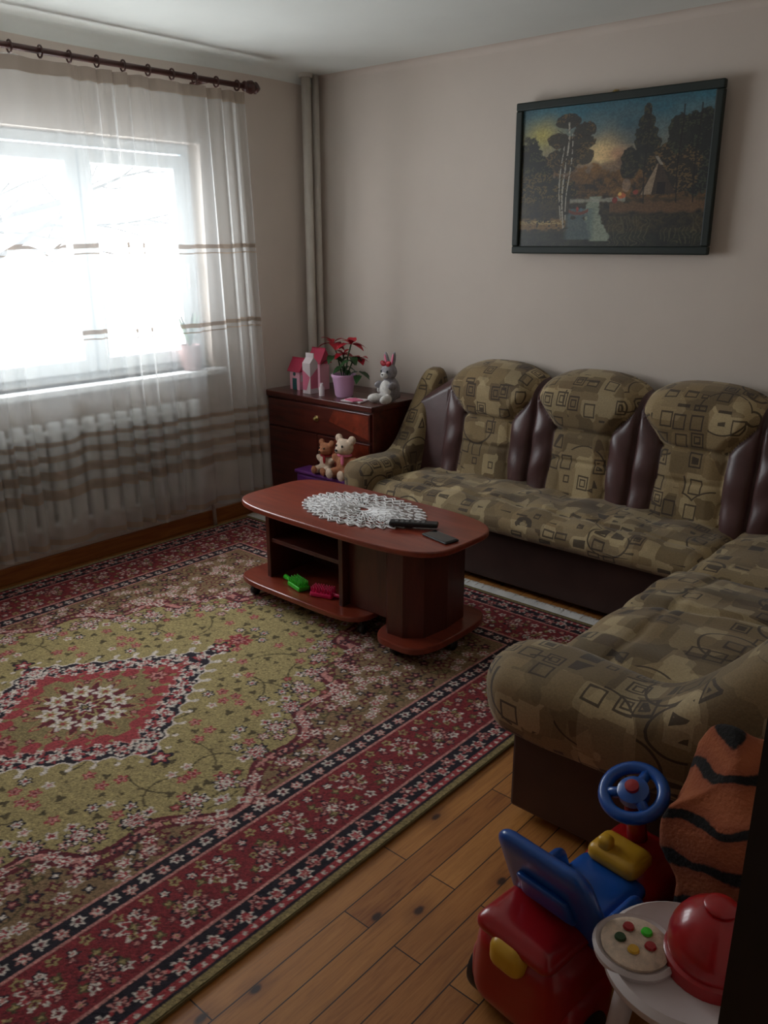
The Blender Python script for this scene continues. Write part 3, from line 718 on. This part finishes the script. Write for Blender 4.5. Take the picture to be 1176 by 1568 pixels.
# ------------------------------------------------------------------ things on the dresser
TZ=.758
po=empty('potted_poinsettia'); M_lil=plain('lilac_ceramic',s2l((222,176,214)),.35,.04)
px_,py_=.555,-.36
lathe('pot',[(.045,0),(.052,.01),(.066,.11),(.073,.118),(.073,.132),(.064,.132),(.06,.11)],(px_,py_,TZ),M_lil,po)
lathe('soil',[(.06,.10),(.001,.104)],(px_,py_,TZ),M_dark,po)
M_red=plain('poinsettia_bract',s2l((164,18,36)),.5,.3)
V=[];F=[];V2=[];F2=[]
tops=[(-.085,.0,.30),(.08,-.02,.31),(.09,.03,.22),(-.03,.03,.24)]
for k,(dx,dy,dz) in enumerate(tops):
    top=Vector((px_+dx,py_+dy,TZ+dz)); tube('stem',[(px_+dx*.1,py_+dy*.1,TZ+.1),(px_+dx*.6,py_+dy*.6,TZ+.12+dz*.4),top],.004,M_leaf,po,6)
    for q in range(7):
        a=q*2*pi/7+k; leaf(V,F,top,(math.cos(a),math.sin(a)*.6,.7*(1 if q%2 else .1)+.1),(.095+.015*(q%3))*(1 if k<2 else .7),.055,curl=.5)
    for q in range(5):
        a=q*2*pi/5+k*.7; leaf(V2,F2,top-Vector((0,0,.07+.02*(q%2))),(math.cos(a)*.8,math.sin(a)*.6,0),.08,.05,curl=.5)
mesh('bracts',V,F,M_red,True,po); mesh('leaves',V2,F2,M_leaf,True,po)
M_pink=plain('pink_card',s2l((220,116,146)),.6,.1); M_wht=plain('white_card',s2l((226,214,216)),.6,.04); M_lpk=plain('pale_pink_card',s2l((236,172,190)),.6,.05)
def house(par,cx,cy,w_,d_,h_,rh,mb,mr,ov=0.):
    box('body',(cx-w_/2,cy-d_/2,TZ),(cx+w_/2,cy+d_/2,TZ+h_),mb,par)
    a,b_=w_/2+ov,d_/2+ov
    mesh('gable',[(cx-a,cy-b_,TZ+h_-ov*.8),(cx+a,cy-b_,TZ+h_-ov*.8),(cx+a,cy+b_,TZ+h_-ov*.8),(cx-a,cy+b_,TZ+h_-ov*.8),(cx-a,cy,TZ+h_+rh),(cx+a,cy,TZ+h_+rh)],[(0,1,5,4),(2,3,4,5),(0,4,3),(1,2,5)],mr,parent=par)
    box('fin',(cx-a,cy-.003,TZ+h_+rh-.005),(cx+a,cy+.003,TZ+h_+rh+.02*(ov==0)+.003),mr,par)
hs=empty('milk_carton')
house(hs,.315,-.40,.065,.065,.18,.035,M_wht,M_wht)
mesh('print',[(.284,-.4335,TZ+.02),(.315,-.4335,TZ+.02),(.346,-.4335,TZ+.10),(.284,-.4335,TZ+.14)],[(0,1,2,3)],M_pink,parent=hs); mesh('print_side',[(.3485,-.43,TZ+.03),(.3485,-.37,TZ+.03),(.3485,-.37,TZ+.15),(.3485,-.43,TZ+.10)],[(0,1,2,3)],M_pink,parent=hs)
toyh=empty('toy_dollhouse'); M_rose=plain('rose_roof',s2l((178,44,76)),.5); M_dteal=plain('dark_teal',s2l((40,90,90)),.5)
house(toyh,.155,-.34,.085,.08,.12,.07,M_lpk,M_rose,.012); house(toyh,.25,-.26,.09,.08,.17,.08,M_lpk,M_rose,.012)
box('arch_door',(.137,-.3820,TZ),(.173,-.3805,TZ+.07),M_dteal,toyh); box('arch_door_b',(.232,-.3020,TZ),(.268,-.3005,TZ+.09),M_lil,toyh)
for hx_,hy_,hz_ in ((.155,-.3815,.095),(.25,-.3015,.13)): lathe('round_window',[(.011,0),(.011,.002)],(hx_,hy_,TZ+hz_),M_dteal,toyh,16,R3(pi/2))
for y_ in (-.36,-.32): box('side_window',(.1975,y_-.01,TZ+.05),(.1990,y_+.01,TZ+.09),M_wht,toyh)
pc=empty('stacked_papers')
obox('sheet_1',(.70,-.42,TZ+.004),(.13,.10,.006),.2,M_wht,pc,0); obox('sheet_2',(.71,-.44,TZ+.010),(.09,.07,.005),-.3,M_pink,pc,0)
tu=empty('medicine_bottle'); lathe('bottle',[(.016,0),(.016,.05),(.009,.06),(.009,.075)],(.44,-.43,TZ),M_wht,tu,16)
M_grey=plain('grey_plush',s2l((150,146,150)),.95,.25,60,.6); M_wp=plain('white_plush',s2l((222,218,214)),.95,.15,60,.6)
bn=empty('plush_bunny'); B=Vector((.86,-.30,TZ)); BS=1.06
def o(*a): return B+Vector(a)*BS
def bs(L): return [(p[0],tuple(x*BS for x in p[1]))+tuple(p[2:]) for p in L]
blob('body',bs([(o(0,0,.065),(.052,.055,.068)),(o(0,-.01,.16),(.046,.043,.045)),(o(.0,.05,.03),(.025,.025,.025)),(o(-.02,0,.215),(.014,.012,.05),R3(0,-.25,0)),(o(.022,0,.22),(.014,.012,.05),R3(0,.2,0)),(o(-.050,-.03,.09),(.018,.035,.02)),(o(.042,-.03,.09),(.015,.035,.02))]),M_grey,bn,.005)
blob('belly_muzzle',bs([(o(0,-.022,.07),(.042,.042,.05)),(o(0,-.045,.145),(.024,.02,.018)),(o(-.045,-.07,.024),(.03,.044,.024),R3(0,0,-.3)),(o(.032,-.07,.022),(.022,.045,.024))]),M_wp,bn,.005)
blob('bow',bs([(o(-.018,-.035,.205),(.02,.01,.014),R3(0,.4,0)),(o(.018,-.035,.205),(.02,.01,.014),R3(0,-.4,0)),(o(0,-.04,.203),(.007,.007,.007))]),M_red,bn)
blob('eyes_nose',bs([(o(-.02,-.047,.165),(.006,.005,.007)),(o(.02,-.047,.165),(.006,.005,.007)),(o(0,-.064,.15),(.006,.004,.004))]),M_rub,bn)
blob('ear_inner',bs([(o(-.022,-.011,.218),(.007,.004,.034),R3(0,-.25,0)),(o(.024,-.011,.223),(.007,.004,.034),R3(0,.2,0))]),M_pink,bn)
wb=empty('plush_lamb'); blob('body',[(Vector((.745,-.20,TZ+.032)),(.03,.045,.032)),(Vector((.742,-.25,TZ+.05)),(.022,.022,.022)),(Vector((.745,-.245,TZ+.075)),(.008,.008,.018))],M_wp,wb,.004); blob('eyes',[(Vector((.735,-.271,TZ+.054)),(.003,.003,.003)),(Vector((.750,-.271,TZ+.054)),(.003,.003,.003))],M_rub,wb)
# ------------------------------------------------------------------ purple box + plush toys
pb=empty('storage_box'); M_pur=plain('purple_plastic',s2l((96,42,110)),.4,.1)
box('body',(.42,-.638,0),(.86,-.525,.33),M_pur,pb,.015); box('lid',(.41,-.644,.33),(.87,-.518,.352),M_pur,pb,.008)
M_cream=plain('cream_plush',s2l((214,190,168)),.95,.2,60,.6); M_tan=plain('tan_plush',s2l((170,112,80)),.95,.25,60,.6)
def bear(nm,B2,k,mb,mh,msc):
    be=empty(nm)
    def o(*a): return B2+Vector(a)*k
    def q(L): return [(p[0],tuple(x*k for x in p[1]))+tuple(p[2:]) for p in L]
    blob('body',q([(o(0,0,.07),(.055,.05,.07)),(o(-.045,-.05,.03),(.03,.045,.03)),(o(.045,-.05,.03),(.03,.045,.03)),(o(-.06,-.01,.10),(.04,.025,.022),R3(0,.6,0)),(o(.06,-.01,.10),(.04,.025,.022),R3(0,-.6,0))]),mb,be,.006)
    blob('head',q([(o(0,-.01,.175),(.056,.048,.048)),(o(-.05,0,.22),(.026,.018,.026)),(o(.05,0,.22),(.026,.018,.026)),(o(0,-.055,.165),(.028,.022,.02))]),mh,be,.006)
    blob('feet',q([(o(-.045,-.09,.032),(.026,.014,.03)),(o(.045,-.09,.032),(.026,.014,.03))]),mh,be)
    blob('face',q([(o(-.022,-.052,.19),(.006,.006,.007)),(o(.022,-.052,.19),(.006,.006,.007)),(o(0,-.078,.17),(.009,.006,.007))]),M_rub,be)
    blob('scarf',q([(o(0,-.01,.132),(.045,.04,.012)),(o(.02,-.05,.11),(.012,.008,.03))]),msc,be)
bear('plush_bear',Vector((.775,-.58,.353)),1.0,M_tan,M_cream,M_pink)
bear('plush_bear',Vector((.625,-.58,.353)),.80,M_cream,M_tan,M_red)
# ------------------------------------------------------------------ ride-on car
M_rp=plain('red_plastic',s2l((158,14,22)),.28,.08,5,0,0,.3); M_bp=plain('blue_plastic',s2l((16,78,160)),.3,.08,5,0,0,.3); M_yp=plain('yellow_plastic',s2l((210,160,44)),.35,.06)
car=empty('ride_on_car')
KS=.86; CO=Vector((3.285,-2.405,0)); CRn=R3(0,0,-.12); CR=CRn*KS
def cf(w): return CO+CR@w
def rearshape(w):
    k=1-.18*max(0,(w.z-.16)/.2); w=Vector((w.x*k,w.y,w.z)); return cf(w)
pad('rear_body',(-.145,-.33,.045),(.145,-.05,.31),M_rp,car,.07,18,.025,fn=rearshape)
pad('mid_body',(-.10,-.12,.06),(.10,.16,.235),M_rp,car,.05,14,fn=cf)
pad('front_body',(-.125,.08,.05),(.125,.31,.30),M_rp,car,.07,18,.02,fn=rearshape)
pad('fender_l',(-.16,-.30,.05),(-.09,-.10,.20),M_rp,car,.05,8,fn=cf); pad('fender_r',(.09,-.30,.05),(.16,-.10,.20),M_rp,car,.05,8,fn=cf)
pad('lid_rim',(-.115,-.335,.285),(.115,-.12,.335),M_rp,car,.03,12,.012,fn=cf)
pad('seat',(-.10,-.13,.24),(.10,.12,.285),M_bp,car,.03,12,.01,fn=cf)
def lean(w):
    w=Vector(w); w.y-=(w.z-.26)*.45; w.x*=1-.6*max(0,w.z-.3); w.x+=.02; return cf(w)
pad('backrest',(-.15,-.16,.25),(.15,-.105,.555),M_bp,car,.045,14,fn=lean)
pad('backrest_rib',(-.08,-.178,.36),(.08,-.15,.45),M_bp,car,.012,8,fn=lean)
pad('side_arm_l',(-.135,-.14,.26),(-.10,.04,.36),M_bp,car,.03,8,fn=lean); pad('side_arm_r',(.10,-.14,.26),(.135,.04,.36),M_bp,car,.03,8,fn=lean)
pad('rear_handle',(-.055,-.355,.235),(.045,-.255,.318),M_yp,car,.03,8,fn=cf)
pad('dash',(-.075,.07,.285),(.075,.18,.34),M_yp,car,.025,8,fn=cf); pad('dash_knob',(-.05,.08,.33),(-.01,.12,.37),M_yp,car,.015,6,fn=cf)
wc=cf(Vector((-.015,.19,.47))); WR=CRn@R3(.45)
tube('wheel_column',[cf(Vector((.0,.22,.28))),wc],.024,M_rp,car)
tube('steering_wheel',[wc+WR@Vector((.067*math.cos(a),.067*math.sin(a),0)) for a in np.linspace(0,2*pi,36,endpoint=False)],.015,M_bp,car,10,True)
for a in (pi/2,pi/2+2.1,pi/2-2.1): tube('spoke',[wc,wc+WR@Vector((.064*math.cos(a),.064*math.sin(a),0))],.013,M_bp,car,8)
lathe('horn',[(.036,-.01),(.036,.012),(.02,.02),(.002,.022)],wc,M_bp,car,24,WR); lathe('horn_button',[(.016,.015),(.016,.03),(.002,.033)],wc,M_rp,car,20,WR)
for x in (-.14,.14):
    for y in (-.22,.20):
        c=cf(Vector((x,y,.075))); c.z=.0655; lathe('wheel',[(.03,-.024),(.062,-.02),(.065,-.01),(.065,.01),(.062,.02),(.03,.024)],c,M_rub,car,28,CRn@R3(0,pi/2)); lathe('hub',[(.028,-.028),(.028,.028)],c,M_yp,car,20,CRn@R3(0,pi/2))
# ------------------------------------------------------------------ blanket
bk=empty('tiger_blanket')
mt_,nt,b=nmat('tiger_fleece'); v=coords(nt,(1,1,1),(.35,.25,.3))
wv=N(nt,'ShaderNodeTexWave',wave_type='BANDS',bands_direction='Z'); wv.inputs['Scale'].default_value=3.4; wv.inputs['Distortion'].default_value=4; wv.inputs['Detail'].default_value=2; wv.inputs['Detail Scale'].default_value=1.8
nt.links.new(v,wv.inputs[0])
fz=noise(nt,v,120,2)
c=ramp(nt,mth(nt,'ADD',wv.outputs['Fac'],mth(nt,'MULTIPLY',fz.outputs[0],.14)),[(.17,s2l((16,11,10))),(.27,s2l((136,70,42))),(1,s2l((154,84,50)))])
nt.links.new(c,b.inputs['Base Color']); b.inputs['Roughness'].default_value=1; bump(nt,b,fz.outputs[0],.6,.006)
nu,nv=80,90;P=np.zeros((nu,nv,3))
for i in range(nu):
    for j in range(nv):
        a=i/(nu-1); bb=j/(nv-1)*2*pi
        r=min(1,a/.45)**.8; hx_,hy_=.195+.03*math.sin(3*bb+1),.125+.015*math.sin(4*bb)
        z=.60-.08*r**3-(.55*max(0,(a-.42)/.58) if a>.42 else 0)
        fl_=1+.18*max(0,a-.42)*(1+.7*math.sin(7*bb+1.3)+.4*math.sin(11*bb))
        e=.7; cx_=abs(math.cos(bb))**e*(1 if math.cos(bb)>0 else -1); sy_=abs(math.sin(bb))**e*(1 if math.sin(bb)>0 else -1)
        q=Vector((3.575+cx_*hx_*r*fl_,-2.265+sy_*hy_*r*fl_,max(.006,z)))
        q.z+=.08*mnoise.noise(q*7)*(1-a*.5)+.05*sstep(-.1,.12,q.y+2.265)*(1-a)+.018*math.sin(q.x*40+q.y*25)*(1-a)
        q.x+=.03*mnoise.noise(q*6+Vector((3,3,3))); q.y=max(-2.44,min(q.y+.02*mnoise.noise(q*6),-2.115)); q.x=min(q.x,3.75); q.z=max(q.z,.006)
        q.x=max(q.x,3.455-.085*sstep(.33,.43,q.z))
        P[i,j]=q[:]
gridmesh('cloth',P,mt_,bk,wrapv=True)
# ------------------------------------------------------------------ baby activity table
at=empty('baby_activity_table'); M_wpl=plain('white_plastic',s2l((206,194,192)),.35,.04)
AC=Vector((3.568,-2.60,0))
lathe('tray',[(.02,.345),(.125,.345),(.148,.36),(.150,.375),(.138,.385),(.128,.375),(.02,.375)],AC,M_wpl,at,48)
SD=Vector((-.085,-.035,0))
lathe('side_disc',[(.02,.375),(.058,.377),(.062,.392),(.05,.40),(.01,.40)],AC+SD,M_cream,at,36)
lathe('side_ring',[(.064,.372),(.074,.372),(.077,.385),(.071,.392),(.064,.385)],AC+SD,M_wpl,at,36)
for k in range(5):
    a=k*1.25; c=AC+SD+Vector((.028*math.cos(a),.028*math.sin(a),.402)); lathe('deco',[(.011,0),(.009,.004),(.001,.005)],c,(M_rp,M_gr,M_rp,M_leaf,M_yp)[k],at,14)
lathe('dome_collar',[(.086,.375),(.086,.40),(.08,.405)],AC+Vector((.035,.025,0)),M_rp,at,36)
blob('dome',[(AC+Vector((.035,.025,.425)),(.082,.082,.082))],M_rp,at)
blob('dome_knob',[(AC+Vector((.035,.025,.508)),(.03,.03,.01))],M_rp,at)
for k,a in enumerate((-.9,.6,3.5)):
    tube('leg',[AC+Vector((.09*math.cos(a),.09*math.sin(a),.35)),AC+Vector((.11*math.cos(a),.11*math.sin(a),.17)),AC+Vector((.12*math.cos(a),.12*math.sin(a),.014))],[.022,.02,.014],M_wpl,at,12)
# ------------------------------------------------------------------ light
w=bpy.data.worlds.new('overcast'); sc.world=w; w.use_nodes=True
bg=w.node_tree.nodes['Background']; bg.inputs[0].default_value=(.92,.965,1,1); bg.inputs[1].default_value=15.5
L=bpy.data.lights.new('window_portal','AREA'); L.shape='RECTANGLE'; L.size=WY1-WY0; L.size_y=WZ1-WZ0; L.cycles.is_portal=True
lo_=bpy.data.objects.new('window_portal',L); sc.collection.objects.link(lo_); lo_.location=(-.31,(WY0+WY1)/2,(WZ0+WZ1)/2)
lo_.rotation_euler=Matrix(((0,0,-1),(-1,0,0),(0,1,0))).to_euler()
# ------------------------------------------------------------------ camera
pitch,yaw=math.radians(17.93),math.radians(41.33)
cp,sp=math.cos(pitch),math.sin(pitch)
fh=Vector((-math.sin(yaw),math.cos(yaw),0)); R_=Vector((math.cos(yaw),math.sin(yaw),0)); Fw=fh*cp-Vector((0,0,sp)); U_=fh*sp+Vector((0,0,cp))
cd=bpy.data.cameras.new('camera'); cam=bpy.data.objects.new('camera',cd); sc.collection.objects.link(cam)
cd.sensor_width=36; cd.lens=1296.7/1600*36; cd.clip_start=.02
m=Matrix((R_,U_,-Fw)).transposed().to_4x4(); m.translation=Vector((3.933,-3.846,1.614)); cam.matrix_world=m
sc.camera=cam
